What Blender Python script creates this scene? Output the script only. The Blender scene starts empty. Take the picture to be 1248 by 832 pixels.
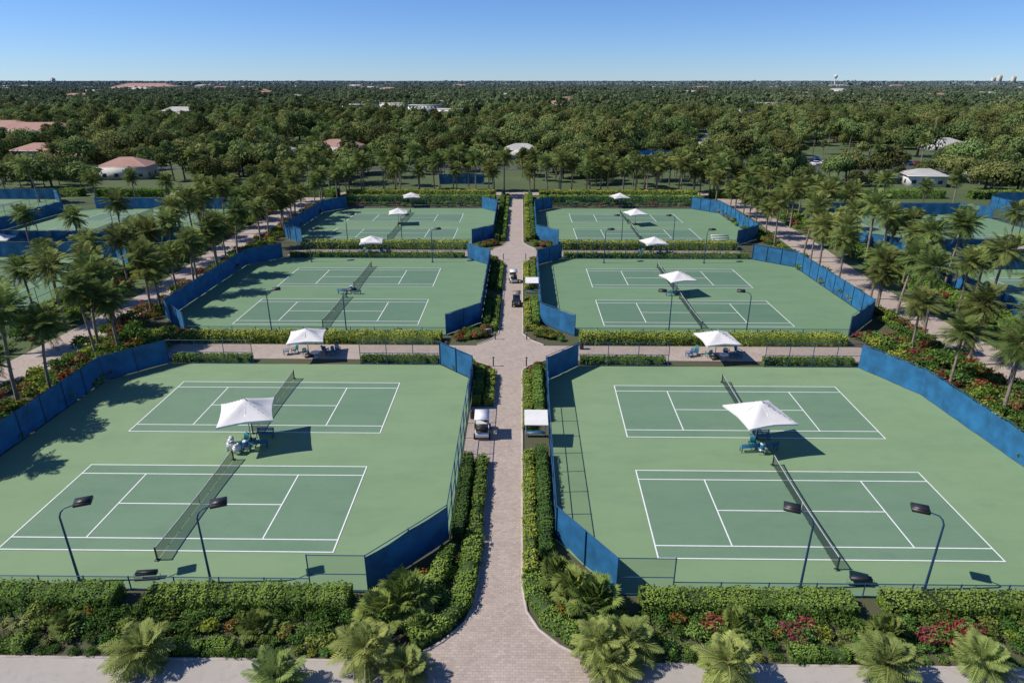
import bpy, math, numpy as np
from math import sin, cos, pi, radians
from mathutils import Vector
rng = np.random.default_rng(7)
S = bpy.context.scene
ROOT = S.collection

# ------------------------------------------------------------------ materials
def new_mat(name):
    m = bpy.data.materials.new(name); m.use_nodes = True
    nt = m.node_tree; b = nt.nodes["Principled BSDF"]
    return m, nt, b
def N(nt, t, **kw):
    n = nt.nodes.new(t)
    for k, v in kw.items(): setattr(n, k, v)
    return n
def rgba(c): return (c[0], c[1], c[2], 1)
def mixc(nt, fac, a, b, blend='MIX'):
    n = N(nt, 'ShaderNodeMix', data_type='RGBA', blend_type=blend)
    for i, v in ((0, fac), (6, a), (7, b)):
        if isinstance(v, bpy.types.NodeSocket): nt.links.new(v, n.inputs[i])
        else: n.inputs[i].default_value = v if i == 0 else rgba(v)
    return n.outputs[2]
def noise(nt, scale, detail=4, rough=.55, vec=None):
    n = N(nt, 'ShaderNodeTexNoise'); n.inputs['Scale'].default_value = scale
    n.inputs['Detail'].default_value = detail; n.inputs['Roughness'].default_value = rough
    if vec is None:
        g = N(nt, 'ShaderNodeNewGeometry'); vec = g.outputs['Position']
    nt.links.new(vec, n.inputs['Vector'])
    return n.outputs['Fac']
def ramp(nt, fac, lo, hi):
    n = N(nt, 'ShaderNodeMapRange'); n.inputs[1].default_value = lo; n.inputs[2].default_value = hi
    nt.links.new(fac, n.inputs[0]); return n.outputs[0]
def flat_mat(name, col, rough=.6, metal=0, var=.15, vs=2.0):
    m, nt, b = new_mat(name)
    f = ramp(nt, noise(nt, vs), .3, .7)
    c = mixc(nt, f, [x*(1-var) for x in col], [min(1, x*(1+var)) for x in col])
    nt.links.new(c, b.inputs['Base Color'])
    b.inputs['Roughness'].default_value = rough; b.inputs['Metallic'].default_value = metal
    return m
def surf_mat(name, c1, c2, c3, s1=.05, s2=1.2, rough=.85, fine=18, stain=False):
    m, nt, b = new_mat(name)
    f = ramp(nt, noise(nt, s1, 5), .35, .65)
    c = mixc(nt, f, c1, c2)
    f2 = ramp(nt, noise(nt, s2, 6, .65), .5, .85)
    c = mixc(nt, f2, c, c3)
    f3 = ramp(nt, noise(nt, fine, 3), .2, .8)
    c = mixc(nt, f3, mixc(nt, 1.0, c, (.88, .88, .88), 'MULTIPLY'), c)
    if stain:
        g = N(nt, 'ShaderNodeNewGeometry'); mp = N(nt, 'ShaderNodeMapping'); mp.inputs['Scale'].default_value = (.5, 1.6, 1)
        nt.links.new(g.outputs['Position'], mp.inputs['Vector'])
        f4 = ramp(nt, noise(nt, .22, 9, .72, mp.outputs[0]), .46, .74)
        c = mixc(nt, f4, c, mixc(nt, 1.0, c, (.83, .87, .88), 'MULTIPLY'))
        f5 = ramp(nt, noise(nt, 2.6, 5, .75), .64, .72)
        c = mixc(nt, f5, c, mixc(nt, 1.0, c, (1.14, 1.10, 1.12), 'MULTIPLY'))
    nt.links.new(c, b.inputs['Base Color']); b.inputs['Roughness'].default_value = rough
    return m
def leaf_mat(name, dark, light, trans=.25, vmin=.75, vmax=1.25, hue=.02, patch=None, haze=None):
    m, nt, b = new_mat(name)
    a = N(nt, 'ShaderNodeAttribute', attribute_name='tint')
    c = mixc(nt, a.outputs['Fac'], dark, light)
    oi = N(nt, 'ShaderNodeObjectInfo')
    h = N(nt, 'ShaderNodeHueSaturation')
    mr = N(nt, 'ShaderNodeMapRange'); mr.inputs[3].default_value = vmin; mr.inputs[4].default_value = vmax
    nt.links.new(oi.outputs['Random'], mr.inputs[0]); nt.links.new(mr.outputs[0], h.inputs['Value'])
    m2 = N(nt, 'ShaderNodeMath', operation='MULTIPLY'); m2.inputs[1].default_value = 7.31
    m3 = N(nt, 'ShaderNodeMath', operation='FRACT')
    nt.links.new(oi.outputs['Random'], m2.inputs[0]); nt.links.new(m2.outputs[0], m3.inputs[0])
    mr2 = N(nt, 'ShaderNodeMapRange'); mr2.inputs[3].default_value = .5-hue; mr2.inputs[4].default_value = .5+hue
    nt.links.new(m3.outputs[0], mr2.inputs[0]); nt.links.new(mr2.outputs[0], h.inputs['Hue'])
    nt.links.new(c, h.inputs['Color'])
    col = h.outputs[0]
    if patch:
        col = mixc(nt, ramp(nt, noise(nt, patch, 3), .35, .65), mixc(nt, 1.0, col, (.66, .76, .72), 'MULTIPLY'), col)
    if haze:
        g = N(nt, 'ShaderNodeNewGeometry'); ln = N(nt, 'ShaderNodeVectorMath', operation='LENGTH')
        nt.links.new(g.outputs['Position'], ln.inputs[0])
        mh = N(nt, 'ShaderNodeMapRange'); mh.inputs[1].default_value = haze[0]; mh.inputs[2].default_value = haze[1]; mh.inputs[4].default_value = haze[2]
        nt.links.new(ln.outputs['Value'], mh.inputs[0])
        col = mixc(nt, mh.outputs[0], col, haze[3])  # aerial haze painted into the leaf colour, growing with distance from the origin
    d = N(nt, 'ShaderNodeBsdfDiffuse'); t = N(nt, 'ShaderNodeBsdfTranslucent')
    nt.links.new(col, d.inputs[0]); nt.links.new(col, t.inputs[0])
    s = N(nt, 'ShaderNodeMixShader'); s.inputs[0].default_value = trans
    nt.links.new(d.outputs[0], s.inputs[1]); nt.links.new(t.outputs[0], s.inputs[2])
    nt.links.new(s.outputs[0], nt.nodes['Material Output'].inputs[0])
    nt.nodes.remove(b)
    return m
def mesh_mat(name, col, opacity):
    m, nt, b = new_mat(name)
    nt.nodes.remove(b)
    d = N(nt, 'ShaderNodeBsdfDiffuse'); d.inputs[0].default_value = rgba(col)
    t = N(nt, 'ShaderNodeBsdfTransparent')
    s = N(nt, 'ShaderNodeMixShader'); s.inputs[0].default_value = opacity
    nt.links.new(t.outputs[0], s.inputs[1]); nt.links.new(d.outputs[0], s.inputs[2])
    nt.links.new(s.outputs[0], nt.nodes['Material Output'].inputs[0])
    return m

M = {}
M['court_out'] = surf_mat('court_acrylic_light_green', (.20, .305, .15), (.222, .328, .168), (.187, .283, .143), .04, .35, stain=True)
M['court_in'] = surf_mat('court_acrylic_green', (.142, .24, .143), (.157, .258, .155), (.13, .222, .135), .05, .4, stain=True)
M['court_out2'] = surf_mat('court_acrylic_mid_green', (.152, .258, .132), (.17, .276, .145), (.14, .24, .124), .04, .35, stain=True)
M['court_in2'] = surf_mat('court_acrylic_deep_green', (.112, .203, .124), (.122, .217, .132), (.10, .186, .115), .05, .4, stain=True)
M['court_blue'] = surf_mat('court_acrylic_blue', (.03, .12, .3), (.035, .14, .34), (.03, .11, .28), .05, .6)
M['line'] = flat_mat('line_paint_white', (.78, .79, .76), .7, 0, .06, 3)
def ground_mat():
    m, nt, b = new_mat('ground_grass')
    f = ramp(nt, noise(nt, .02, 8, .65), .35, .65)
    c = mixc(nt, f, (.055, .08, .025), (.10, .135, .045))
    f = ramp(nt, noise(nt, .35, 6, .7), .45, .7)
    c = mixc(nt, f, c, (.065, .10, .03))
    f = ramp(nt, noise(nt, .008, 5, .6), .6, .72)
    c = mixc(nt, f, c, (.16, .15, .09))
    nt.links.new(c, b.inputs['Base Color']); b.inputs['Roughness'].default_value = .95
    return m
M['grass'] = ground_mat()
M['mulch'] = surf_mat('mulch', (.09, .075, .045), (.075, .09, .035), (.06, .095, .03), .3, 2.0, .95)
M['asphalt'] = surf_mat('asphalt', (.06, .06, .06), (.075, .075, .073), (.05, .05, .05), .1, 2)
M['concrete'] = surf_mat('concrete', (.40, .36, .31), (.45, .405, .35), (.33, .30, .26), .2, 1.5)
def paver_mat():
    m, nt, b = new_mat('brick_pavers')
    g = N(nt, 'ShaderNodeNewGeometry')
    br = N(nt, 'ShaderNodeTexBrick'); br.inputs['Scale'].default_value = 1.0
    br.inputs['Brick Width'].default_value = .34; br.inputs['Row Height'].default_value = .19
    br.inputs['Mortar Size'].default_value = .012
    br.inputs['Color1'].default_value = (.54, .44, .37, 1); br.inputs['Color2'].default_value = (.37, .295, .245, 1)
    br.inputs['Mortar'].default_value = (.2, .165, .14, 1)
    nt.links.new(g.outputs['Position'], br.inputs['Vector'])
    c = mixc(nt, .45, br.outputs['Color'], (.52, .43, .36))
    f = ramp(nt, noise(nt, .5, 6, .7), .35, .7)
    c = mixc(nt, f, c, mixc(nt, 1.0, c, (.86, .85, .84), 'MULTIPLY'))
    f = ramp(nt, noise(nt, 5, 3, .7), .3, .7)
    c = mixc(nt, f, c, mixc(nt, 1.0, c, (.8, .79, .78), 'MULTIPLY'))
    nt.links.new(c, b.inputs['Base Color']); b.inputs['Roughness'].default_value = .85
    return m
M['paver'] = paver_mat()
M['kerb'] = flat_mat('kerb_stone', (.42, .37, .32), .85, 0, .2, 1.5)
M['screen'] = flat_mat('windscreen_blue_fabric', (.014, .12, .255), .75, 0, .32, .7)
M['rail'] = flat_mat('fence_rail_blue', (.02, .08, .16), .5, 0, .1)
M['link'] = mesh_mat('chain_link_mesh', (.02, .07, .12), .16)
M['netm'] = mesh_mat('net_mesh', (.02, .03, .03), .5)
M['nettape'] = flat_mat('net_tape', (.35, .36, .34), .7)
M['post'] = flat_mat('net_post', (.015, .03, .025), .4)
M['lamp_pole'] = flat_mat('lamp_pole_blue', (.015, .05, .11), .4)
M['lamp_head'] = flat_mat('lamp_head', (.03, .027, .025), .45)
M['lens'] = flat_mat('lamp_lens', (.5, .5, .45), .2)
M['canvas'] = flat_mat('canvas_white', (.72, .69, .65), .8, 0, .06, 1.2)
M['alu'] = flat_mat('aluminium', (.5, .5, .5), .35, .6, .05)
M['bluechair'] = flat_mat('blue_plastic', (.02, .14, .27), .45)
M['teal'] = flat_mat('teal_plastic', (.02, .2, .24), .45)
M['white'] = flat_mat('white_paint', (.75, .75, .73), .4, 0, .04)
M['dark'] = flat_mat('dark_trim', (.02, .02, .022), .5)
M['rubber'] = flat_mat('rubber', (.015, .015, .015), .8)
M['seat'] = flat_mat('seat_vinyl', (.25, .2, .14), .5)
M['glass'] = flat_mat('window_glass', (.03, .045, .06), .08)
M['wood'] = flat_mat('wood', (.2, .12, .06), .6)
M['trunk'] = flat_mat('palm_trunk', (.24, .195, .15), .95, 0, .35, 4)
M['bark'] = flat_mat('bark', (.13, .105, .08), .95, 0, .3, 3)
M['stucco'] = flat_mat('stucco', (.55, .5, .42), .9, 0, .06, .5)
M['stuccow'] = flat_mat('stucco_white', (.65, .63, .59), .9, 0, .05, .5)
M['terra'] = surf_mat('terracotta_roof', (.38, .2, .15), (.43, .25, .19), (.31, .17, .13), .2, 1.5)
M['roofg'] = surf_mat('pale_roof', (.42, .40, .37), (.5, .48, .44), (.37, .35, .32), .2, 1.5)
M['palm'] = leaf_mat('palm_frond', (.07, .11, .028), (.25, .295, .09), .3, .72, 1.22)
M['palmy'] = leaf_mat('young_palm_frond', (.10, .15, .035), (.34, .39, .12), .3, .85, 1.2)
M['palmdead'] = leaf_mat('palm_frond_dry', (.16, .12, .06), (.28, .22, .12), .2)
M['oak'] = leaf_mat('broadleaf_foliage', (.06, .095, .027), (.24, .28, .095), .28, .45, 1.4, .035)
M['oakfar'] = leaf_mat('distant_foliage_haze_tint', (.085, .115, .05), (.21, .245, .11), .2, .6, 1.28, .026, .008, (700, 3000, .62, (.20, .245, .25)))  # far leaves blend towards a painted haze colour
M['oakfar2'] = leaf_mat('haze_tinted_foliage', (.16, .205, .22), (.22, .265, .265), .1, .85, 1.12, .01, .002)  # pale bluish base colour stands in for haze at the horizon
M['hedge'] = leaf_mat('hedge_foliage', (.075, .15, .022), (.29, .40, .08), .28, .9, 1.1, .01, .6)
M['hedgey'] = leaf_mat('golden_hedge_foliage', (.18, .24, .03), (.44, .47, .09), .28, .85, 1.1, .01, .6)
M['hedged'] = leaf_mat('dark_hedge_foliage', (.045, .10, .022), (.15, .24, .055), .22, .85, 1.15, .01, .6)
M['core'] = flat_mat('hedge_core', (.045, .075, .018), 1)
M['shrub'] = leaf_mat('shrub_foliage', (.055, .11, .025), (.22, .31, .075), .28, .6, 1.3, .035)
M['croton'] = leaf_mat('croton_foliage', (.14, .05, .02), (.38, .2, .05), .2, .7, 1.2, .02)
M['boug'] = leaf_mat('bougainvillea_flowers', (.2, .02, .04), (.46, .06, .10), .3, .8, 1.2, .02)
M['palmetto'] = leaf_mat('palmetto_foliage', (.10, .16, .035), (.31, .38, .10), .3, .8, 1.2, .015)
M['blade'] = leaf_mat('grass_blades', (.12, .17, .05), (.34, .38, .15), .3, .8, 1.2, .02)

# ------------------------------------------------------------------ mesh builder
class QB:
    def __init__(s): s.v=[]; s.g=[]; s.n=0; s.mats=[]
    def mi(s, key):
        if key not in s.mats: s.mats.append(key)
        return s.mats.index(key)
    def add(s, v, f, mat, tint=.5):
        v = np.asarray(v, float).reshape(-1, 3); f = np.asarray(f, int)
        if f.ndim == 1: f = f[None, :]
        t = np.full(len(f), tint) if np.isscalar(tint) else np.asarray(tint)
        s.g.append((f+s.n, s.mi(mat), t)); s.v.append(v); s.n += len(v)
    def box(s, c, size, mat, rz=0, tint=.5, rx=0):
        x, y, z = [d/2 for d in size]
        v = np.array([[a*x, b*y, e*z] for e in (-1, 1) for b in (-1, 1) for a in (-1, 1)])
        if rx: v = v @ np.array([[1,0,0],[0,cos(rx),sin(rx)],[0,-sin(rx),cos(rx)]])
        if rz: v = v @ np.array([[cos(rz),sin(rz),0],[-sin(rz),cos(rz),0],[0,0,1]])
        s.add(v+np.array(c), [[0,2,3,1],[4,5,7,6],[0,1,5,4],[2,6,7,3],[0,4,6,2],[1,3,7,5]], mat, tint)
    def tube(s, pts, r, mat, n=6, tint=.5, cap=True):
        pts = np.asarray(pts, float); k = len(pts)
        r = np.full(k, r) if np.isscalar(r) else np.asarray(r)
        T = np.gradient(pts, axis=0); V = []
        for i in range(k):
            t = T[i]/(np.linalg.norm(T[i])+1e-9)
            u = np.cross(t, [0, 1, 0] if abs(t[1]) < .9 else [1, 0, 0]); u /= np.linalg.norm(u); w = np.cross(t, u)
            a = np.arange(n)*2*pi/n
            V.append(pts[i]+r[i]*(np.cos(a)[:, None]*u+np.sin(a)[:, None]*w))
        V = np.concatenate(V); F = []
        for i in range(k-1):
            for j in range(n):
                F.append([i*n+j, i*n+(j+1) % n, (i+1)*n+(j+1) % n, (i+1)*n+j])
        s.add(V, F, mat, tint)
        if cap:
            s.add(V[-n:], [list(range(n))], mat, tint); s.add(V[:n], [list(range(n))[::-1]], mat, tint)
    def prism(s, prof, y0, y1, mat):
        k = len(prof)
        a = [[p[0], y0, p[1]] for p in prof]; b = [[p[0], y1, p[1]] for p in prof]
        s.add(a, [list(range(k))], mat)
        s.add(b, [list(range(k))[::-1]], mat)
        s.add(a+b, [[i, i+k, (i+1) % k+k, (i+1) % k] for i in range(k)], mat)
    def cards(s, c, nrm, w, l, mat, tint, rg):
        c = np.asarray(c); m = len(c)
        if m == 0: return
        nrm = nrm/(np.linalg.norm(nrm, axis=1, keepdims=True)+1e-9)
        r = rg.normal(size=(m, 3)); t = np.cross(nrm, r); t /= (np.linalg.norm(t, axis=1, keepdims=True)+1e-9)
        b = np.cross(nrm, t)
        w = np.broadcast_to(w, (m,))[:, None]; l = np.broadcast_to(l, (m,))[:, None]
        V = np.stack([c-t*l*.5, c+b*w*.5-t*l*.05, c+t*l*.5, c-b*w*.5-t*l*.05], 1).reshape(-1, 3)
        s.add(V, np.arange(4*m).reshape(m, 4), mat, tint)
    def mesh(s, name):
        me = bpy.data.meshes.new(name)
        V = np.concatenate(s.v); L=[]; st=[]; mt=[]; ti=[]; o=0
        for f, m, t in s.g:
            L.append(f.ravel()); k=f.shape[1]; st.append(o+np.arange(len(f))*k); o+=f.size
            mt.append(np.full(len(f), m)); ti.append(t)
        L=np.concatenate(L); st=np.concatenate(st); mt=np.concatenate(mt); ti=np.concatenate(ti)
        me.vertices.add(len(V)); me.loops.add(len(L)); me.polygons.add(len(st))
        me.vertices.foreach_set('co', V.astype(np.float32).ravel())
        me.loops.foreach_set('vertex_index', L.astype(np.int32))
        me.polygons.foreach_set('loop_start', st.astype(np.int32))
        me.polygons.foreach_set('material_index', mt.astype(np.int32))
        for k in s.mats: me.materials.append(M[k])
        a = me.attributes.new('tint', 'FLOAT', 'FACE'); a.data.foreach_set('value', np.clip(ti, 0, 1).astype(np.float32))
        me.update(calc_edges=True); me.validate()
        return me
    def obj(s, name, loc=(0,0,0), rz=0, coll=None):
        o = bpy.data.objects.new(name, s.mesh(name)); o.location = loc; o.rotation_euler = (0,0,rz)
        (coll or ROOT).objects.link(o); return o
def inst(name, me, loc, rz=0, sc=1):
    o = bpy.data.objects.new(name, me); o.location = loc; o.rotation_euler = (0,0,rz)
    o.scale = (sc,)*3 if np.isscalar(sc) else sc
    ROOT.objects.link(o); return o

# ------------------------------------------------------------------ vegetation
def make_palm(seed, h, L=2.9, nf=40, tr=.17, wl=.13, leafm='palm'):
    g = np.random.default_rng(seed); q = QB()
    lean = g.normal(size=2)*.035*h
    ts = np.linspace(0, 1, 9)
    pts = [[lean[0]*t*t, lean[1]*t*t, h*t] for t in ts]
    rad = [tr*(1.35 if t < .06 else 1.0-.22*t+(.12 if t > .92 else 0)) for t in ts]
    q.tube(pts, rad, 'trunk', 8)
    top = np.array(pts[-1])
    m = 60; a = g.random(m)*2*pi; zz = g.random(m)*min(.9, h*.3)
    c = top+np.stack([np.cos(a)*tr*1.15, np.sin(a)*tr*1.15, -zz+.1], 1)
    q.cards(c, np.stack([np.cos(a), np.sin(a), .3+0*a], 1), .14, .35, 'palmdead', g.random(m), g)
    for i in range(nf):
        u = (i+.5)/nf; az = i*2.39996+g.normal()*.2
        el = radians(82-118*u**.85+g.normal()*7)
        if u > .9: el -= .25
        Lf = L*(.75+.3*sin(pi*min(1, u+.25)))*g.uniform(.88, 1.1)
        d = np.array([cos(az)*cos(el), sin(az)*cos(el), sin(el)])
        side = np.array([-sin(az), cos(az), 0]); dr = Lf*g.uniform(.28, .5)*(.6+.4*cos(el))
        n = 16; t = np.linspace(.12, 1, n)
        P = top+d*(Lf*t)[:, None]+np.array([0,0,-1])*(dr*t**2.2)[:, None]
        T = d*Lf+np.array([0,0,-1])*(dr*2.2*t**1.2)[:, None]; T /= np.linalg.norm(T, axis=1)[:, None]
        mat = 'palmdead' if (u > .95) else leafm
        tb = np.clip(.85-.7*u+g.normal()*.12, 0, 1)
        ll = L*.30*np.sin(pi*(.18+.78*t)**.9)*g.uniform(.9, 1.1)+.08
        tw = g.normal()*.25
        for sg in (-1, 1):
            sd = side*cos(tw)+np.cross(d, side)*sin(tw)*1
            ld = T*.62+sg*sd*.78+np.array([0,0,-.28])*(.6+g.random((n,1))*.8); ld /= np.linalg.norm(ld, axis=1)[:, None]
            E = P+ld*ll[:, None]; mid = P+ld*(ll*.5)[:, None]+T*wl*.5
            mid2 = P+ld*(ll*.5)[:, None]-T*wl*.5
            V = np.stack([P, mid, E, mid2], 1).reshape(-1, 3)
            q.add(V, np.arange(4*n).reshape(n, 4), mat, np.clip(tb+g.normal(size=n)*.12, 0, 1))
        q.add(np.concatenate([P+side*.025, P[::-1]-side*.025]), [[j, j+1, 2*n-2-j, 2*n-1-j] for j in range(n-1)], mat, .8)
    return q
def make_palmetto(seed, R=1.0):
    g = np.random.default_rng(seed); q = QB()
    q.tube([[0,0,0],[.02,0,.25*R],[0,.03,.45*R]], [.12,.1,.07], 'trunk')
    for i in range(60):
        az = i*2.4+g.normal()*.2; el = radians(g.uniform(5, 85)); r = R*g.uniform(.5, .95)
        d = np.array([cos(az)*cos(el), sin(az)*cos(el), sin(el)*1.05]); b = np.array([0,0,.35*R]); c = b+d*r
        q.tube([b, c], .012, 'palmetto', 3, .4, False)
        side = np.array([-sin(az), cos(az), 0])
        tb = g.uniform(.15, .95)
        for j in range(15):
            a = (j-7)/7*1.3
            e = d*cos(a)+side*sin(a)+np.array([0,0,-.22])*g.uniform(.6, 1.5); ll = R*.55*g.uniform(.85, 1.1)*(1-.18*abs(a))
            p = c+e*ll*.5; w = (side*cos(a)-d*sin(a))*.035*R
            q.add([c, p+w, c+e*ll+np.array([0,0,-.09*R]), p-w], [0,1,2,3], 'palmetto', float(np.clip(tb+g.normal()*.12, 0, 1)))
    return q
def make_grass(seed, R=.6, H=.9, n=190):
    g = np.random.default_rng(seed); q = QB()
    for i in range(n):
        a = g.random()*2*pi; r0 = R*.25*g.random(); o = g.uniform(.35, 1.0)*R; h = H*g.uniform(.5, 1)
        b = np.array([cos(a)*r0, sin(a)*r0, 0]); d = np.array([cos(a), sin(a), 0]); s_ = np.array([-sin(a), cos(a), 0])*.022
        p1 = b+d*o*.35+[0,0,h*.75]; p2 = b+d*o+[0,0,h*g.uniform(.5,.95)]; t = float(g.uniform(.1, 1))
        q.add([b-s_, b+s_, p1+s_, p1-s_, p2+s_*.3, p2-s_*.3], [[0,1,2,3],[3,2,4,5]], 'blade', t)
    return q
def make_tree(seed, R=4.5, H=10, nl=13, cards=1300, size=.7, mat='oak', trunk=True, q=None, off=(0,0)):
    g = np.random.default_rng(seed); q = q or QB(); off = np.array([off[0], off[1], 0.])
    if trunk:
        q.tube(np.array([[0,0,0],[.1,.05,H*.22],[.05,.2,H*.5]])+off, [.3*R/4.5,.22*R/4.5,.12], 'bark', 7)
    for i in range(nl):
        a = i*2.4+g.normal()*.4; rr = R*.62*math.sqrt((i+.5)/nl)*g.uniform(.8, 1.2)
        z = H*(.80-.26*(rr/R)**1.5/.5+g.normal()*.06); z = max(z, H*.4)
        c = np.array([cos(a)*rr, sin(a)*rr, z])+off; lr = R*g.uniform(.32, .5)
        if trunk and i % 3 == 0:
            q.tube([off+[.05,.1,H*.35], (off+c+[0,0,H*.3])/2, c], [.12, .08, .04], 'bark', 5, .5, False)
        m = cards//nl; d = g.normal(size=(m, 3)); d[:, 2] = d[:, 2]*.9+.35; d /= np.linalg.norm(d, axis=1)[:, None]
        rad = lr*(g.random(m)**.35*.3+.75)*(1+.16*np.sin(d[:,0]*7+i)*np.cos(d[:,1]*6+2*i))
        p = c+d*rad[:, None]*np.array([1,1,.72])
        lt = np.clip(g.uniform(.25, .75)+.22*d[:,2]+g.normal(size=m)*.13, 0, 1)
        q.cards(p, d+g.normal(size=(m,3))*.32, size*g.uniform(.6,1.1,m), size*g.uniform(.8,1.3,m), mat, lt, g)
    return q
def make_shrub(seed, R=.7, H=.8, cards=330, size=.17, mat='shrub', mat2=None, p2=.0):
    g = np.random.default_rng(seed); q = QB()
    for k in range(5):
        a = g.random()*2*pi; q.tube([[0,0,0],[cos(a)*R*.3, sin(a)*R*.3, H*.6]], [.03,.015], 'bark', 4, .5, False)
    nl = 8
    for i in range(nl):
        a = i*2.4; rr = R*.6*math.sqrt(i/nl); c = np.array([cos(a)*rr, sin(a)*rr, H*g.uniform(.4, .72)*(1-.25*rr/R)])
        m = cards//nl; d = g.normal(size=(m,3)); d[:,2] = abs(d[:,2])*.8+.1*g.normal(size=m); d /= np.linalg.norm(d, axis=1)[:,None]
        p = c+d*(R*.48*g.uniform(.55, 1.1, m))[:,None]*np.array([1,1,H/R*.8]); p[:,2] = np.maximum(p[:,2], .05)
        lt = np.clip(g.uniform(.2,.8)+.15*d[:,2]+g.normal(size=m)*.18, 0, 1)
        s2 = g.random(m) < (p2*g.uniform(.3, 1.7) if mat2 else 0)
        nr = d+g.normal(size=(m,3))*.45
        for sel, mm in ((~s2, mat), (s2, mat2)):
            if mm and sel.any(): q.cards(p[sel], nr[sel], size*.6, size*g.uniform(.8,1.4,sel.sum()), mm, lt[sel], g)
    return q
def hedge(pts, w, h, mat='hedge', dens=60, leaf=.15, name='hedge', z0=0.):
    dens = dens*1.6
    pts = np.asarray(pts, float); g = np.random.default_rng(abs(int(pts.sum()*977)) % 99991)
    q = QB(); seg = np.diff(pts, axis=0); sl = np.linalg.norm(seg, axis=1); Lt = sl.sum(); cum = np.concatenate([[0], np.cumsum(sl)])
    T = np.gradient(pts, axis=0); T /= np.linalg.norm(T, axis=1)[:,None]; Nn = np.stack([-T[:,1], T[:,0]], 1)
    ww, hh = w*.42, h*.88; k = len(pts); V = []
    for i in range(k):
        for s_, z in ((-1,0),(-1,hh),(1,hh),(1,0)): V.append([pts[i,0]+s_*Nn[i,0]*ww, pts[i,1]+s_*Nn[i,1]*ww, z0+z])
    F = []
    for i in range(k-1):
        for j in range(3): F.append([i*4+j, i*4+j+1, (i+1)*4+j+1, (i+1)*4+j])
    F += [[0,1,2,3], [4*k-1,4*k-2,4*k-3,4*k-4]]
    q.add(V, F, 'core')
    per = w+2*h; m = int(dens*(per*Lt+2*w*h)); s = g.random(m)*Lt; u = g.random(m)*per
    i = np.clip(np.searchsorted(cum, s)-1, 0, k-2); t = (s-cum[i])/sl[i]
    P = pts[i]+seg[i]*t[:,None]; n2 = Nn[i]*(1-t)[:,None]+Nn[i+1]*t[:,None]
    ph = pts[0,0]*1.7
    bump = .075*np.sin(s*1.3+ph)+.06*np.sin(s*3.1+ph*2)+.05*np.sin(s*6.7+u*2+ph)+.04*np.sin(s*11+u*3)
    x = np.where(u < h, -w/2, np.where(u > h+w, w/2, u-h-w/2)); z = np.where(u < h, u, np.where(u > h+w, per-u, h))
    top = (u >= h) & (u <= h+w)
    x = np.where(top, x, x+np.sign(x)*bump*.9)+g.normal(size=m)*.04; z = np.where(top, z+bump-.12*(np.abs(x)/(w/2))**4, z)+g.normal(size=m)*.045
    z = z+(g.random(m) < .03)*g.uniform(.05, .2, m)*top
    z = np.maximum(z, .03)
    c = np.stack([P[:,0]+n2[:,0]*x, P[:,1]+n2[:,1]*x, z0+z], 1)
    nr = np.where(top[:,None], np.array([[-.15,0,1.]]), np.stack([n2[:,0]*np.sign(x), n2[:,1]*np.sign(x), 0*x+.35], 1))+g.normal(size=(m,3))*.36
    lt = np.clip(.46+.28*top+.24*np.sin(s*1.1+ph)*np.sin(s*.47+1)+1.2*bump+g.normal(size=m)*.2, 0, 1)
    q.cards(c, nr, leaf*.75, leaf*g.uniform(.8,1.3,m), mat, lt, g)
    for e, sg in ((0,-1),(k-1,1)):
        m = int(dens*w*h*1.2); c = np.zeros((m,3)); xx = g.uniform(-w/2, w/2, m)
        c[:,:2] = pts[e]+Nn[e]*xx[:,None]+T[e]*sg*.05; c[:,2] = z0+g.random(m)*h
        q.cards(c, np.array([T[e,0]*sg, T[e,1]*sg, .2])+g.normal(size=(m,3))*.4, leaf*.7, leaf, mat, np.clip(.45+g.normal(size=m)*.2,0,1), g)
    return q.obj(name)

# GN scatter
def gn_tree(coll):
    nt = bpy.data.node_groups.new('scatter_'+coll.name, 'GeometryNodeTree')
    nt.interface.new_socket('Geometry', in_out='INPUT', socket_type='NodeSocketGeometry')
    nt.interface.new_socket('Geometry', in_out='OUTPUT', socket_type='NodeSocketGeometry')
    gi = nt.nodes.new('NodeGroupInput'); go = nt.nodes.new('NodeGroupOutput')
    ip = nt.nodes.new('GeometryNodeInstanceOnPoints'); ci = nt.nodes.new('GeometryNodeCollectionInfo')
    ci.inputs['Collection'].default_value = coll; ci.inputs['Separate Children'].default_value = True; ci.inputs['Reset Children'].default_value = True
    ip.inputs['Pick Instance'].default_value = True
    def na(n, t):
        a = nt.nodes.new('GeometryNodeInputNamedAttribute'); a.data_type = t; a.inputs['Name'].default_value = n; return a.outputs['Attribute']
    cx = nt.nodes.new('ShaderNodeCombineXYZ'); e = nt.nodes.new('FunctionNodeEulerToRotation')
    l = nt.links.new
    l(na('rz','FLOAT'), cx.inputs[2]); l(cx.outputs[0], e.inputs[0]); l(e.outputs[0], ip.inputs['Rotation'])
    l(na('sc','FLOAT_VECTOR'), ip.inputs['Scale']); l(na('vi','INT'), ip.inputs['Instance Index'])
    l(gi.outputs[0], ip.inputs['Points']); l(ci.outputs[0], ip.inputs['Instance']); l(ip.outputs[0], go.inputs[0])
    return nt
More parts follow.
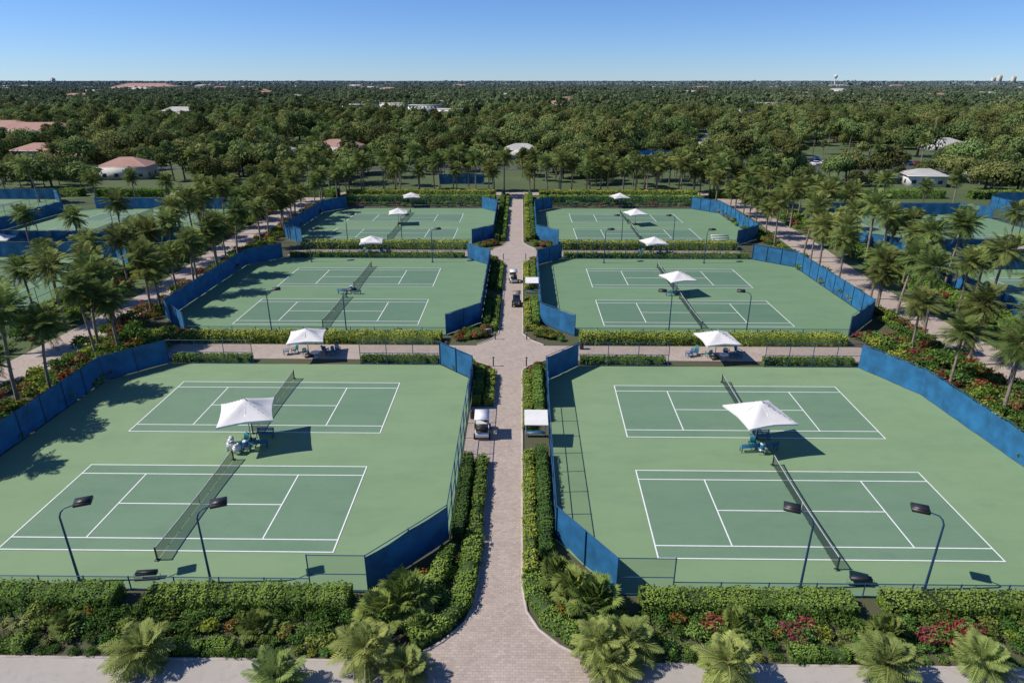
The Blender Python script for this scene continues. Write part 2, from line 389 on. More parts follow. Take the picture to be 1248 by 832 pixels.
def scatter(name, pts, coll, smin, smax, g, zs=None):
    pts = np.asarray(pts, float); n = len(pts)
    if n == 0: return
    me = bpy.data.meshes.new(name); me.vertices.add(n); me.vertices.foreach_set('co', pts.astype(np.float32).ravel())
    a = me.attributes.new('rz','FLOAT','POINT'); a.data.foreach_set('value', (g.random(n)*6.283).astype(np.float32))
    s = g.uniform(smin, smax, n); z = s*g.uniform(.8, 1.25, n)
    a = me.attributes.new('sc','FLOAT_VECTOR','POINT'); a.data.foreach_set('vector', np.stack([s,s,z],1).astype(np.float32).ravel())
    a = me.attributes.new('vi','INT','POINT'); a.data.foreach_set('value', g.integers(0, len(coll.objects), n).astype(np.int32))
    o = bpy.data.objects.new(name, me); ROOT.objects.link(o)
    md = o.modifiers.new('scatter','NODES'); md.node_group = gn_tree(coll)
    return o
def coll_of(name, qbs):
    c = bpy.data.collections.new(name)
    for q in qbs: q.obj(name+'_variant', coll=c)
    return c

# ------------------------------------------------------------------ ground
def sheet(name, poly, z, mat):
    q = QB(); q.add([[p[0], p[1], z] for p in poly], [list(range(len(poly)))], mat); return q.obj(name)
xs = np.array([-30000,-12000,-6000,-3000,-1500,-700,-350,-175,-80,-40,0,40,80,175,350,700,1500,3000,6000,12000,30000.])
ys = np.array([-600,-200,-60,0,40,80,120,160,200,300,450,700,1100,1700,2600,4000,7000,12000,20000,40000.])
q = QB(); V = [[x,y,0] for y in ys for x in xs]; nx = len(xs)
q.add(V, [[j*nx+i, j*nx+i+1, (j+1)*nx+i+1, (j+1)*nx+i] for j in range(len(ys)-1) for i in range(nx-1)], 'grass')
q.obj('ground')
sheet('planting_bed_ground', [(-53,39.6),(53,39.6),(53,190),(-53,190)], .02, 'mulch')

Lp = [(-6.9,39.5),(-5.6,40.1),(-4.4,41),(-3.2,42.5),(-2.75,44.2),(-2.65,46),(-2.65,79.5)]
Rp = [(5.2,39.5),(3.4,40.1),(2.3,40.8),(1.1,42),(.4,43.4),(.15,45.4),(.15,79.5)]
q = QB()
def ribbon(q, A, B, z, mat):
    k = len(A); V = [[*a, z] for a in A]+[[*b, z] for b in B]
    q.add(V, [[i, i+k, i+k+1, i+1] for i in range(k-1)], mat)
ribbon(q, Lp, Rp, .07, 'paver')
ribbon(q, [(-2.65,79.5),(-3.6,81),(-5.4,82.3),(-5.4,87.2),(-3.8,88.8),(-2.75,91),(-2.75,126)], [(.15,79.5),(1.1,81),(2.9,82.3),(2.9,87.2),(1.3,88.8),(.25,91),(.25,126)], .07, 'paver')
ribbon(q, [(-2.75,126),(-4.4,129),(-5.4,131),(-5.4,137),(-3.6,139.5),(-2.9,142),(-2.9,206)], [(.25,126),(1.9,129),(2.9,131),(2.9,137),(1.4,139.5),(.4,142),(.4,206)], .07, 'paver')
q.obj('brick_path')
q = QB()
for y0, y1 in ((82.4, 86.9), (131, 135.6)):
    for a, b in ((-44,-5.4),(2.9,42)):
        q.add([[a,y0,.06],[b,y0,.06],[b,y1,.06],[a,y1,.06]], [0,1,2,3], 'paver')
q.obj('cross_walkway')
q = QB()
for sg, x0 in ((-1,-57.5),(1,56.5)):
    A = []; B = []
    for y in np.linspace(36, 206, 30):
        cx = x0+sg*1.5*sin(y*.045); w = 2.9+.3*sin(y*.1); A.append((cx-w,y)); B.append((cx+w,y))
    ribbon(q, A, B, .045, 'paver')
q.obj('side_walkway')
sheet('cart_parking_pavement', [(-5.0,60.8),(-2.66,60.8),(-2.66,70.6),(-5.0,70.6)], .06, 'paver')
sheet('front_pavement', [(-120,30),(120,30),(120,39.5),(-120,39.5)], .075, 'concrete')
q = QB(); q.add([[-6.9,30.5,.085],[5.2,30.5,.085],[5.2,39.5,.085],[-6.9,39.5,.085]],[0,1,2,3],'paver'); q.obj('path_apron')
sheet('rear_walkway', [(-110,201),(110,201),(110,206),(-110,206)], .05, 'paver')
sheet('access_road', [(-400,258),(400,258),(400,266),(-400,266)], .04, 'asphalt')
sheet('parking_lot', [(92,268),(160,268),(160,298),(92,298)], .045, 'asphalt')
sheet('distant_road', [(70,300),(76,300),(150,520),(260,700),(252,700),(142,520)], .05, 'concrete')
q = QB()
for i in range(18): q.box((95+i*3.6, 275, .055), (.12, 5, .006), 'line')
for x in range(-390, 390, 9): q.box((x, 262, .05), (3, .15, .006), 'line')
q.obj('road_markings')
def kerb(q, P, w=.16, h=.12, mat='kerb'):
    P = np.asarray(P, float); T = np.gradient(P, axis=0); T /= np.linalg.norm(T, axis=1)[:,None]; n = np.stack([-T[:,1],T[:,0]],1)*w/2
    V = []
    for i in range(len(P)):
        for s_, z in ((-1,0),(-1,h),(1,h),(1,0)): V.append([P[i,0]+s_*n[i,0], P[i,1]+s_*n[i,1], z])
    q.add(V, [[i*4+j,i*4+j+1,(i+1)*4+j+1,(i+1)*4+j] for i in range(len(P)-1) for j in range(3)], mat)
q = QB()
kerb(q, np.array(Lp[:6]+[(-2.65,60.6)])-[.08,0]); kerb(q, np.array([(-2.65,70.8),(-2.65,79.5),(-3.6,81),(-5.4,82.3)])-[.08,0])
kerb(q, np.array(Rp+[(1.1,81),(2.9,82.3)])+[.08,0])
kerb(q, [(-5.4,87.2),(-3.8,88.8),(-2.83,91),(-2.83,126),(-4.4,129),(-5.4,131)])
kerb(q, [(2.9,87.2),(1.35,88.8),(.33,91),(.33,126),(1.9,129),(2.9,131)])
kerb(q, [(-5.4,137),(-3.6,139.5),(-2.98,142),(-2.98,200)]); kerb(q, [(2.9,137),(1.4,139.5),(.48,142),(.48,200)])
kerb(q, [(-100,39.58),(-7,39.58)]); kerb(q, [(5.3,39.58),(100,39.58)])
q.obj('path_kerb')

# ------------------------------------------------------------------ courts
def court(pad, courts, lit=True, shear=0, yref=48.3, mo='court_out', mi='court_in'):
    q = QB(); q.add([[p[0],p[1],.06] for p in pad], [list(range(len(pad)))], mo)
    def P(x, y, z): return [x+shear*(y-yref), y, z]
    def rect(x0,x1,y0,y1,z,m): q.add([P(x0,y0,z),P(x1,y0,z),P(x1,y1,z),P(x0,y1,z)], [0,1,2,3], m)
    w = .05
    for x0, x1, y0, y1 in courts:
        rect(x0,x1,y0,y1,.075,mi); z = .09; cx = (x0+x1)/2; al = (y1-y0)*.125; sv = (x1-x0)*.269
        rect(x0,x1,y0,y0+2*w,z,'line'); rect(x0,x1,y1-2*w,y1,z,'line')
        rect(x0,x0+2*w,y0+2*w,y1-2*w,z,'line'); rect(x1-2*w,x1,y0+2*w,y1-2*w,z,'line')
        rect(x0+2*w,x1-2*w,y0+al-w,y0+al+w,z,'line'); rect(x0+2*w,x1-2*w,y1-al-w,y1-al+w,z,'line')
        for s_ in (-1,1): rect(cx+s_*sv-w,cx+s_*sv+w,y0+al+w,y1-al-w,z,'line')
        rect(cx-sv+w,cx+sv-w,(y0+y1)/2-w,(y0+y1)/2+w,z,'line')
    return q.obj('tennis_court')
def net(x0, y0, x1, y1):
    q = QB(); n = 16; V=[]; Vt=[]
    for i in range(n+1):
        t = i/n; x = x0+(x1-x0)*t; y = y0+(y1-y0)*t; zt = 1.07-.155*sin(pi*t)**.8
        V += [[x,y,.1],[x,y,zt-.03]]
        q_ = [[x-.03,y,zt-.03],[x-.03,y,zt+.03],[x+.03,y,zt+.03],[x+.03,y,zt-.03]]; Vt += q_
    q.add(V, [[2*i,2*i+2,2*i+3,2*i+1] for i in range(n)], 'netm')
    q.add(Vt, [[4*i+j,4*i+j+1,4*i+5+j,4*i+4+j] for i in range(n) for j in range(3)], 'nettape')
    for (x,y) in ((x0,y0),(x1,y1)):
        q.tube([[x,y,.06],[x,y,1.12]], .06, 'post', 8); q.box((x,y,.08),(.3,.3,.04),'post')
    q.box(((x0+x1)/2,(y0+y1)/2,.49),(.025,.07,.78),'nettape')
    for i in range(1,8):
        t=i/8; q.box((x0+(x1-x0)*t, y0+(y1-y0)*t, .12),(.05,.05,.04),'post')
    return q.obj('tennis_net')
def fence(pts, h=3., kinds='s', spacing=3.):
    q = QB(); g = np.random.default_rng(int(abs(pts[0][0]*13+pts[0][1]*7))+3)
    if len(kinds) == 1: kinds = kinds*(len(pts)-1)
    for i in range(len(pts)-1):
        a = np.array(pts[i], float); b = np.array(pts[i+1], float); L = np.linalg.norm(b-a); d=(b-a)/L; nn=np.array([-d[1],d[0]])
        k = kinds[i]; hh = 1.15 if k == 'l' else h
        if k == '-': continue
        n = max(1, int(round(L/spacing)))
        for j in range(n+1):
            p = a+(b-a)*j/n
            if i > 0 and j == 0 and kinds[i-1] not in '-l': continue
            q.tube([[*p,0],[*p,hh+.03]], .045, 'rail', 6)
        for z in ([hh-.02] if k == 's' else [hh-.02,.15]+([hh*.5] if hh > 2 else [])):
            q.tube([[*a,z],[*b,z]], .035, 'rail', 5)
        if k == 's':
            m = n*4; V=[]
            for j in range(m+1):
                p = a+(b-a)*j/m
                for z in (.12, hh*.36, hh*.68, hh-.1):
                    o = .06+(0 if j%4==0 else g.uniform(-.0,.1)); V.append([p[0]+nn[0]*o, p[1]+nn[1]*o, z+(g.uniform(-.07,.0) if z>2 and j%4 else 0)])
            q.add(V, [[j*4+c,(j+1)*4+c,(j+1)*4+c+1,j*4+c+1] for j in range(m) for c in range(3)], 'screen')
        else:
            q.add([[*a,.08],[*b,.08],[*b,hh-.03],[*a,hh-.03]], [0,1,2,3], 'link')
    return q.obj('windscreen_fence' if 's' in kinds else 'chain_link_fence')

padR1 = [(2.6,50.2),(6.2,44.9),(43,44.9),(43,60),(42,74),(38.8,80.8),(6.6,80.8),(2.8,76.8)]
padL1 = [(-45.5,44.9),(-9.7,44.9),(-5.1,50.2),(-5.2,76.8),(-9.3,80.9),(-40.8,80.9),(-45.5,76)]
court(padR1, [(9.53,33.3,48.3,59.27),(9.53,33.3,64.7,75.67)], shear=.021)
court(padL1, [(-36.7,-12.95,48.6,59.5),(-36.7,-12.95,65.1,76.0)], shear=-.004)
net(21.4,47.4,21.65,60.2); net(21.75,64.6,22.0,76.6)
net(-24.85,47.7,-24.85,60.4); net(-24.9,64.9,-24.95,76.9)
fence([(17,80.8),(6.6,80.8),(2.8,76.8),(2.75,70.5),(2.6,50.2),(6.2,44.9),(9.8,44.9),(43,44.9),(43,60),(42,74),(38.8,80.8),(28,80.8)], 3.0, 'ossosolssso')
fence([(-18.5,80.9),(-9.3,80.9),(-5.2,76.8),(-5.15,70),(-5.1,50.2),(-9.7,44.9),(-13.4,44.9),(-45.5,44.9),(-45.5,76),(-40.8,80.9),(-31,80.9)], 3.0, 'ossosolsso')
padR2=[(2.8,95),(7,90.3),(42,90.3),(48.3,97),(48.3,124),(42.5,129.3),(7.5,129.3),(2.9,124.5)]
padL2=[(-43.5,90.3),(-9.6,90.3),(-5.3,95),(-5.4,124.5),(-9.8,129.3),(-44.2,129.3),(-49,124),(-49,96)]
court(padR2,[(11.2,36.7,94,105),(11.4,36.9,111.4,122.4)],mo='court_out2',mi='court_in2')
court(padL2,[(-39,-13.8,94,105),(-39,-14,111.4,122.4)],mo='court_out2',mi='court_in2')
for x in (24.0,-26.4):
    net(x,93.1,x,105.9); net(x,110.5,x,123.3)
fence([(7,90.3),(2.8,95),(2.9,124.5),(7.5,129.3),(42.5,129.3),(48.3,124),(48.3,97),(42,90.3),(7,90.3)],3.0,'sssosssl')
fence([(-9.6,90.3),(-5.3,95),(-5.4,124.5),(-9.8,129.3),(-44.2,129.3),(-49,124),(-49,96),(-43.5,90.3),(-9.6,90.3)],3.0,'sssosssl')
padR3=[(3.2,145),(7.5,140.3),(43,140.3),(49,146),(49,174),(43.5,180),(8,180),(3.4,175)]
padL3=[(-44,140.3),(-9.8,140.3),(-5.6,145),(-5.8,175),(-10,180),(-45,180),(-49.5,174),(-49.5,146)]
court(padR3,[(11.6,37.4,145,156),(11.8,37.5,162,173)],mo='court_out2',mi='court_in2')
court(padL3,[(-41,-14,145,156),(-41,-14.2,162,173)],mo='court_out2',mi='court_in2')
for x in (24.6,-27.5):
    net(x,144.1,x,156.9); net(x,161.1,x,173.9)
fence([(7.5,140.3),(3.2,145),(3.4,175),(8,180),(43.5,180),(49,174),(49,146),(43,140.3),(7.5,140.3)],3.2,'sssosssl')
fence([(-9.8,140.3),(-5.6,145),(-5.8,175),(-10,180),(-45,180),(-49.5,174),(-49.5,146),(-44,140.3),(-9.8,140.3)],3.2,'sssosssl')
def side_pad(x0,x1,y0,y1,mo='court_out2',mi='court_in2'):
    c=5; pad=[(x0+c,y0),(x1-c,y0),(x1,y0+c),(x1,y1-c),(x1-c,y1),(x0+c,y1),(x0,y1-c),(x0,y0+c)]
    cx=(x0+x1)/2; cy=(y0+y1)/2
    court(pad,[(cx-11.9,cx+11.9,cy-14.2,cy-3.2),(cx-11.9,cx+11.9,cy+3.2,cy+14.2)],mo=mo,mi=mi)
    for a in (-8.7,8.7): net(cx,cy+a-6.4,cx,cy+a+6.4)
    fence(pad+[pad[0]],3.0,'ssossoss')
for a in ((68,112,84,123),(68,112,134,173),(122,166,100,139),(122,166,150,189),(176,220,130,169),(176,220,180,219)):
    side_pad(*a)
for a in ((-114,-70,90,129),(-114,-70,139,178),(-168,-124,104,143),(-168,-124,153,192),(-222,-178,140,179)):
    side_pad(*a)
side_pad(44,86,268,300,'court_blue','court_in2')
fence([(-26,226),(-26,222),(-12,222),(-12,226)],3.2,'s')

# ------------------------------------------------------------------ furniture
def umbrella_mesh(side=4.9, h=2.6, peak=1.15):
    q = QB(); n=14; V=[]; 
    for j in range(n+1):
        for i in range(n+1):
            x=i/n*2-1; y=j/n*2-1; r=max(abs(x),abs(y)); mn=min(abs(x),abs(y)); ratio=mn/r if r>0 else 0
            pull=1-.07*r*(1-ratio**2); sag=-.13*(1-ratio)*sin(pi*r)
            V.append([x*pull*side/2,y*pull*side/2,h+peak*(1-r)**1.1+sag+.1*r*(1-ratio)])
    q.add(V,[[j*(n+1)+i,j*(n+1)+i+1,(j+1)*(n+1)+i+1,(j+1)*(n+1)+i] for j in range(n) for i in range(n)],'canvas')
    ring=[(i,0) for i in range(n)]+[(n,j) for j in range(n)]+[(n-i,n) for i in range(n)]+[(0,n-j) for j in range(n)]
    A=[V[j*(n+1)+i] for i,j in ring]; k=len(A); B=[[a[0],a[1],a[2]-.16] for a in A]
    q.add(A+B,[[i,(i+1)%k,(i+1)%k+k,i+k] for i in range(k)],'canvas')
    q.tube([[0,0,.06],[0,0,h+peak+.12]],.05,'alu',8)
    for sx in (-1,0,1):
        for sy in (-1,0,1):
            if sx or sy:
                f=.97 if (sx and sy) else .9
                q.tube([[0,0,h+peak-.08],[sx*side/2*f,sy*side/2*f,h-.03]],.018,'alu',4)
                q.tube([[0,0,h-.2],[sx*side/4,sy*side/4,h+peak*.42]],.014,'alu',4)
    q.box((0,0,.16),(.8,.8,.2),'dark'); q.tube([[0,0,.26],[0,0,.6]],.09,'dark',8)
    return q.mesh('market_umbrella')
UM=umbrella_mesh(4.6,3.15,1.35); US=umbrella_mesh(3.7,2.3,.95)
def chair_mesh(mat):
    q=QB()
    for x in (-.26,.26):
        for y in (-.22,.28): q.box((x,y,.2),(.05,.06,.4),mat)
        q.box((x*1.12,.05,.6),(.1,.62,.03),mat); q.box((x*1.1,.3,.48),(.05,.05,.26),mat)
    for i in range(5): q.box((0,-.2+i*.12,.42-.0*i),(.5,.1,.025),mat)
    for i in range(5): q.box((-.2+i*.1,-.36,.75),(.085,.025,.8-.06*abs(i-2)),mat,rx=.28)
    return q.mesh('lounge_chair')
def bench_mesh():
    q=QB()
    for x in (-.7,.7):
        q.box((x,.2,.22),(.06,.06,.44),'bluechair'); q.box((x,-.2,.44),(.06,.06,.88),'bluechair'); q.box((x,0,.42),(.05,.42,.04),'bluechair')
    for i in range(4): q.box((0,-.16+i*.115,.46),(1.6,.09,.03),'bluechair')
    for i in range(3): q.box((0,-.22,.6+i*.13),(1.6,.03,.09),'bluechair')
    return q.mesh('court_bench')
def table_mesh():
    q=QB(); q.tube([[0,0,.06],[0,0,.72]],.05,'alu',8); q.tube([[0,0,.72],[0,0,.76]],.55,'white',20); q.tube([[0,0,.0],[0,0,.05]],.28,'alu',14)
    return q.mesh('round_table')
def cooler_mesh():
    q=QB(); q.tube([[0,0,.5],[0,0,.55],[0,0,.95],[0,0,1.0]],[.19,.2,.21,.17],'bluechair',14); q.tube([[0,0,1.0],[0,0,1.05]],.21,'white',14)
    for x in (-.2,.2):
        for y in (-.2,.2): q.box((x,y,.25),(.04,.04,.5),'alu')
    q.box((0,0,.49),(.5,.5,.03),'alu'); return q.mesh('water_cooler')
CH=chair_mesh('bluechair'); CT=chair_mesh('teal'); BN=bench_mesh(); TB=table_mesh(); WC=cooler_mesh()
def towel_cart():
    q=QB(); q.box((0,0,.55),(.6,.45,.5),'white'); q.box((0,0,.82),(.64,.5,.04),'alu')
    for x in (-.25,.25):
        for y in (-.18,.18): q.tube([[x,y-.02,.12],[x,y+.02,.12]],.06,'rubber',8)
        q.box((x,.0,.24),(.03,.4,.12),'alu')
    for i in range(7): q.box((-.2+.07*i,.05*((-1)**i),.88+.02*(i%3)),(.1,.16,.07),'canvas',rz=.4*i)
    q.tube([[-.3,.26,.8],[-.3,.36,.95],[.3,.36,.95],[.3,.26,.8]],.015,'alu',5)
    return q.mesh('ball_cart')
BC=towel_cart()
for x,y,rz in ((-24.4,63.3,.32),(21.2,63.5,.22)):
    inst('market_umbrella',UM,(x,y,.06),rz)
    inst('court_bench',BN,(x-.9,y-1.1,.06),.1); inst('court_bench',BN,(x+.9,y+1.0,.06),pi)
    inst('court_bench',BN,(x+1.0,y-.8,.06),.25)
    inst('water_cooler',WC,(x+.1,y-1.5,.06)); inst('lounge_chair',CT,(x-.3,y-.5,.06),pi)
inst('ball_cart',BC,(-25.7,61.9,.06),.4); inst('ball_cart',BC,(-24.9,61.4,.06),1.2); inst('ball_cart',BC,(-25.9,62.6,.06),2)
inst('market_umbrella',US,(24.0,108.2,.06),.25,1.15); inst('court_bench',BN,(23,107.4,.06)); inst('court_bench',BN,(25,107.4,.06))
inst('court_bench',BN,(-27.4,107.6,.06)); inst('court_bench',BN,(-25.4,107.6,.06)); inst('water_cooler',WC,(-26.3,108.4,.06))
for x,y,s_ in ((-25.2,83.1,1.12),(23.0,83.1,1.12),(-28,131.6,1.15),(24.8,131.6,1.15),(-28,160.,1.15),(26.0,160.,1.15),(-28.5,182.2,1.15),(25.5,182.2,1.15),(-99,132,1.2),(-128,147,1.2),(90,129,1.1),(144,144,1.2),(-90,183,1.2),(96,252,1.3),(101,250,1.3),(88,254,1.3)):
    inst('market_umbrella',US,(x,y,.06),.2+.1*sin(x),s_)
for cx in (-25.2,23.0,-28,24.8):
    y=83.3 if cx in (-25.2,23.0) else 131.8
    inst('round_table',TB,(cx+.9,y-.6,.06)); 
    for i,(dx,dy,r) in enumerate(((-2.9,.4,1.9),(-2.0,.9,2.6),(2.2,.3,-1.7),(3.0,.2,-2.2),(3.1,1.2,-2.6),(-.6,.3,.2),(1.6,1.0,-.4))):
        inst('lounge_chair',CT if i%2 else CH,(cx+dx,y+dy,.06),r)
def light_mesh(sx):
    q=QB(); H=5.6
    q.tube([[0,0,0],[0,0,.1]],.2,'lamp_pole',8); q.tube([[0,0,0],[0,0,H-.5]],[.085,.06],'lamp_pole',8)
    q.tube([[0,0,H-.5],[sx*.08,.07,H-.2],[sx*.25,.22,H],[sx*.7,.6,H+.02]],[.06,.05,.045,.04],'lamp_pole',8)
    a=math.atan2(.35,sx*.9); c=(sx*1.05,.9,H+.05)
    q.box(c,(1.0,.8,.2),'lamp_head',rz=a); q.box((c[0],c[1],c[2]+.13),(.8,.6,.06),'lamp_head',rz=a)
    q.box((c[0],c[1],c[2]-.11),(.86,.66,.02),'lens',rz=a)
    return q.mesh('court_light')
LR=light_mesh(1); LLm=light_mesh(-1)
for x,y in ((-28.9,45.6),(-20.2,45.6),(-32.5,91),(-22.7,91),(-35,141),(-24,141)): inst('court_light',LR,(x,y,.06))
for x,y in ((18.2,45.6),(26.2,45.6),(19.2,91),(29.2,91),(20.2,141),(30.5,141)): inst('court_light',LLm,(x,y,.06))
for x,y in ((-100,97),(-84,97),(80,90),(98,90),(-100,144),(-84,144),(80,140),(98,140),(-38,126.5),(-16,126.5),(15,126.5),(33,126.5)): inst('court_light',LR,(x,y,.06),0,1.05)
def shade_mesh():
    q=QB(); 
    for x in (-.9,.9): q.tube([[x,1.0,0],[x,1.0,2.5]],.045,'alu',6); q.tube([[x,1.0,1.9],[x,.1,2.4]],.03,'alu',5)
    for (y,z) in ((-1.15,2.32),(1.15,2.6)): q.tube([[-1.05,y,z],[1.05,y,z]],.03,'alu',5)
    q.add([[-1.05,-1.15,2.36],[1.05,-1.15,2.36],[1.05,1.15,2.66],[-1.05,1.15,2.66]],[0,1,2,3],'canvas')
    q.add([[-1.05,-1.15,2.3],[1.05,-1.15,2.3],[1.05,-1.15,2.36],[-1.05,-1.15,2.36]],[0,1,2,3],'white')
    q.box((0,.9,.45),(1.7,.4,.06),'bluechair'); q.box((-.7,.9,.22),(.06,.35,.42),'bluechair'); q.box((.7,.9,.22),(.06,.35,.42),'bluechair')
    return q.mesh('shade_canopy')
SH=shade_mesh()
inst('shade_canopy',SH,(1.45,63.9,.03)); inst('shade_canopy',SH,(1.7,107.5,.03),0,.95)
def golf_cart(roof='white',body='white'):
    q=QB()
    q.prism([(-1.15,.3),(1.15,.3),(1.22,.5),(1.05,.78),(.62,.92),(.5,.42),(-.15,.42),(-.2,.68),(-1.1,.72),(-1.2,.5)],-.55,.55,body)
    q.box((-.35,0,.76),(.5,1.0,.12),'seat'); q.box((-.62,0,1.02),(.12,1.0,.44),'seat')
    q.box((-.95,0,.8),(.45,.95,.08),'dark'); q.box((-1.05,0,.98),(.1,.9,.3),'dark')
    for x,y in ((.85,.6),(.85,-.6),(-.8,.6),(-.8,-.6)):
        q.tube([[x,y-.09,.23],[x,y+.09,.23]],.23,'rubber',14); q.tube([[x,y-.1,.23],[x,y+.1,.23]],.1,'alu',8)
    for y in (-.5,.5):
        q.tube([[.72,y,.85],[.5,y,1.85]],.022,'dark',5); q.tube([[-.7,y,.7],[-.85,y,1.85]],.022,'dark',5)
    q.add([[.74,-.48,.93],[.74,.48,.93],[.53,.48,1.75],[.53,-.48,1.75]],[0,1,2,3],'glass')
    q.box((-.17,0,1.88),(1.75,1.2,.06),roof); q.box((-.17,0,1.925),(1.55,1.0,.04),roof)
    q.tube([[.5,-.25,.85],[.3,-.25,1.08]],.02,'dark',5); q.tube([[.31,-.25,1.07],[.29,-.25,1.1]],.17,'dark',12)
    q.box((1.17,.35,.62),(.05,.18,.09),'lens'); q.box((1.17,-.35,.62),(.05,.18,.09),'lens')
    return q.mesh('golf_cart')
GC=golf_cart(); GD=golf_cart('seat','lamp_head')
inst('golf_cart',GC,(-3.5,65.2,.06),pi/2+.03,1.12)
inst('golf_cart',GC,(-1.2,114.5,.07),pi/2+.1,1.0); inst('golf_cart',GD,(-.6,102.6,.07),-pi/2,1.0)
def car_mesh(i,col):
    M['car%d'%i]=flat_mat('car_paint_%d'%i,col,.25); k='car%d'%i; q=QB()
    q.prism([(-2.2,.3),(2.2,.3),(2.28,.6),(2.1,.82),(1.1,.95),(-1.6,1.0),(-2.2,.95),(-2.3,.6)],-.9,.9,k)
    q.prism([(-1.75,.98),(1.0,.94),(.45,1.42),(-1.35,1.45)],-.78,.78,'glass'); q.prism([(-1.4,1.44),(.45,1.41),(.35,1.5),(-1.2,1.52)],-.74,.74,k)
    for x in (-1.35,1.4):
        for y in (-.86,.86): q.tube([[x,y-.1,.33],[x,y+.1,.33]],.33,'rubber',14); q.tube([[x,y-.11,.33],[x,y+.11,.33]],.18,'alu',8)
    q.box((2.24,.6,.66),(.08,.3,.12),'lens'); q.box((2.24,-.6,.66),(.08,.3,.12),'lens')
    return q.mesh('parked_car')
CARS=[car_mesh(i,c) for i,c in enumerate(((.7,.7,.7),(.05,.05,.06),(.25,.03,.03),(.03,.08,.2),(.35,.35,.36)))]
g=np.random.default_rng(5)
for i in range(17):
    if g.random()<.75: inst('parked_car',CARS[g.choice([0,0,1,2,3,4,4])],(96.8+i*3.6,275,.05),pi/2*(1 if g.random()<.5 else -1))
for i in range(12):
    inst('parked_car',CARS[g.choice([0,0,1,3,4])],(96.8+3.6*i*1.4,g.choice([285,292]),.05),pi/2)
inst('parked_car',CARS[0],(40,260.2,.05),0); inst('parked_car',CARS[3],(-30,264,.05),pi); inst('parked_car',CARS[0],(118,260,.05),0)
q=QB(); q.tube([[0,0,0],[0,0,.95]],.07,'dark',8); q.tube([[0,0,.95],[0,0,1.1]],.11,'lens',10); q.tube([[0,0,1.1],[0,0,1.16]],.13,'dark',10)
BO=q.mesh('bollard_light')
for x,y in ((-7.2,40.3),(5.6,40.3),(-3.1,80.6),(.7,80.6),(-3.2,88.9),(.8,88.9),(-3.2,128.4),(.9,128.4)): inst('bollard_light',BO,(x,y,.02))
q=QB(); q.tube([[0,0,0],[0,0,.85]],.26,'lamp_head',12); q.tube([[0,0,.85],[0,0,.95]],[.28,.12],'dark',12); TR=q.mesh('trash_bin')
for x,y in ((-4.6,68.2),(-9,85.9),(7.5,85.9)): inst('trash_bin',TR,(x,y,.06))
q=QB(); q.box((0,0,.9),(1.2,.06,.7),'white'); q.box((0,-.04,.9),(1.05,.02,.55),'screen')
for x in (-.55,.55): q.tube([[x,0,0],[x,0,1.3]],.03,'alu',6)
SG=q.mesh('information_sign'); inst('information_sign',SG,(-4.2,90.2,.02),.3,.8)
q=QB()
for r in range(4):
    q.box((0,r*.55,.3+r*.35),(3.6,.3,.05),'white'); q.box((0,r*.55+.26,.15+r*.35),(3.6,.04,.25),'white')
for x in (-1.7,0,1.7):
    for r in range(4): q.box((x,r*.55,(.28+r*.35)/2),(.06,.06,.28+r*.35),'alu')
BL=q.mesh('bleacher'); inst('bleacher',BL,(40.5,141.8,.06),0,1.0)
q=QB()
for x in (-1.2,1.2): q.tube([[x,0,0],[x,0,.5]],.03,'alu',6)
q.box((0,0,.62),(1.9,.5,.3),'dark'); q.tube([[-1,0,.5],[1,0,.5]],.05,'bluechair',8); q.tube([[-1.1,-.3,.1],[1.1,-.3,.1]],.09,'lamp_head',8)
RL=q.mesh('court_roller'); inst('court_roller',RL,(-24.6,46.0,.06),.1,.7); inst('court_roller',RL,(22.3,46.1,.06),-.1,.7)

# ------------------------------------------------------------------ hedges
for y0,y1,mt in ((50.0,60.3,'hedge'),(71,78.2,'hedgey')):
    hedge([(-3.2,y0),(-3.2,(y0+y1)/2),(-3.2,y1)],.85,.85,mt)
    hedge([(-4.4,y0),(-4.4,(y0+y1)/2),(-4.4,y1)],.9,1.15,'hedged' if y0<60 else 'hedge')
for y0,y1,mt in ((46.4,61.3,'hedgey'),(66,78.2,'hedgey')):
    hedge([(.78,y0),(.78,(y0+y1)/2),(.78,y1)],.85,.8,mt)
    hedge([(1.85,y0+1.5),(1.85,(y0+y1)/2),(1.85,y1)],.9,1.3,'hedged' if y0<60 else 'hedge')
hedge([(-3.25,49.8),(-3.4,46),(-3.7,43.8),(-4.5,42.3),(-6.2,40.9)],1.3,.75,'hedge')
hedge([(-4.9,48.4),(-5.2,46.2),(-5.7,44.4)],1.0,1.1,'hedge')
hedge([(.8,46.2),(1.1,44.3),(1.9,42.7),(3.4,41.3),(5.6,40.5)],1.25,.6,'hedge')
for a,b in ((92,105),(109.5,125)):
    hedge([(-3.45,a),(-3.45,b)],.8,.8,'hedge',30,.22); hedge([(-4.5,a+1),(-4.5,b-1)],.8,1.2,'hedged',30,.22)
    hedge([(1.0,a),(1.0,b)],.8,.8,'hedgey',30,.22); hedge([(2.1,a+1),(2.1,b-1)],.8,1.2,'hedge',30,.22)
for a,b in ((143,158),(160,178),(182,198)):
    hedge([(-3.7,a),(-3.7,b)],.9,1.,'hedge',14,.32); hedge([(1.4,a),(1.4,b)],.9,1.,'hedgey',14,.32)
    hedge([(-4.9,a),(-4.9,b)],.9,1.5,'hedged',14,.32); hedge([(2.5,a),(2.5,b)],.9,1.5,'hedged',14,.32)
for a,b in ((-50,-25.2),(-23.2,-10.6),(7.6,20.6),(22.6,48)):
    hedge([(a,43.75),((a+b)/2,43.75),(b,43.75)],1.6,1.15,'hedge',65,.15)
for a,b in ((-42.5,-10),(7.5,40.5)): hedge([(a,88.3),(b,88.3)],2.0,1.2,'hedgey',35,.2)
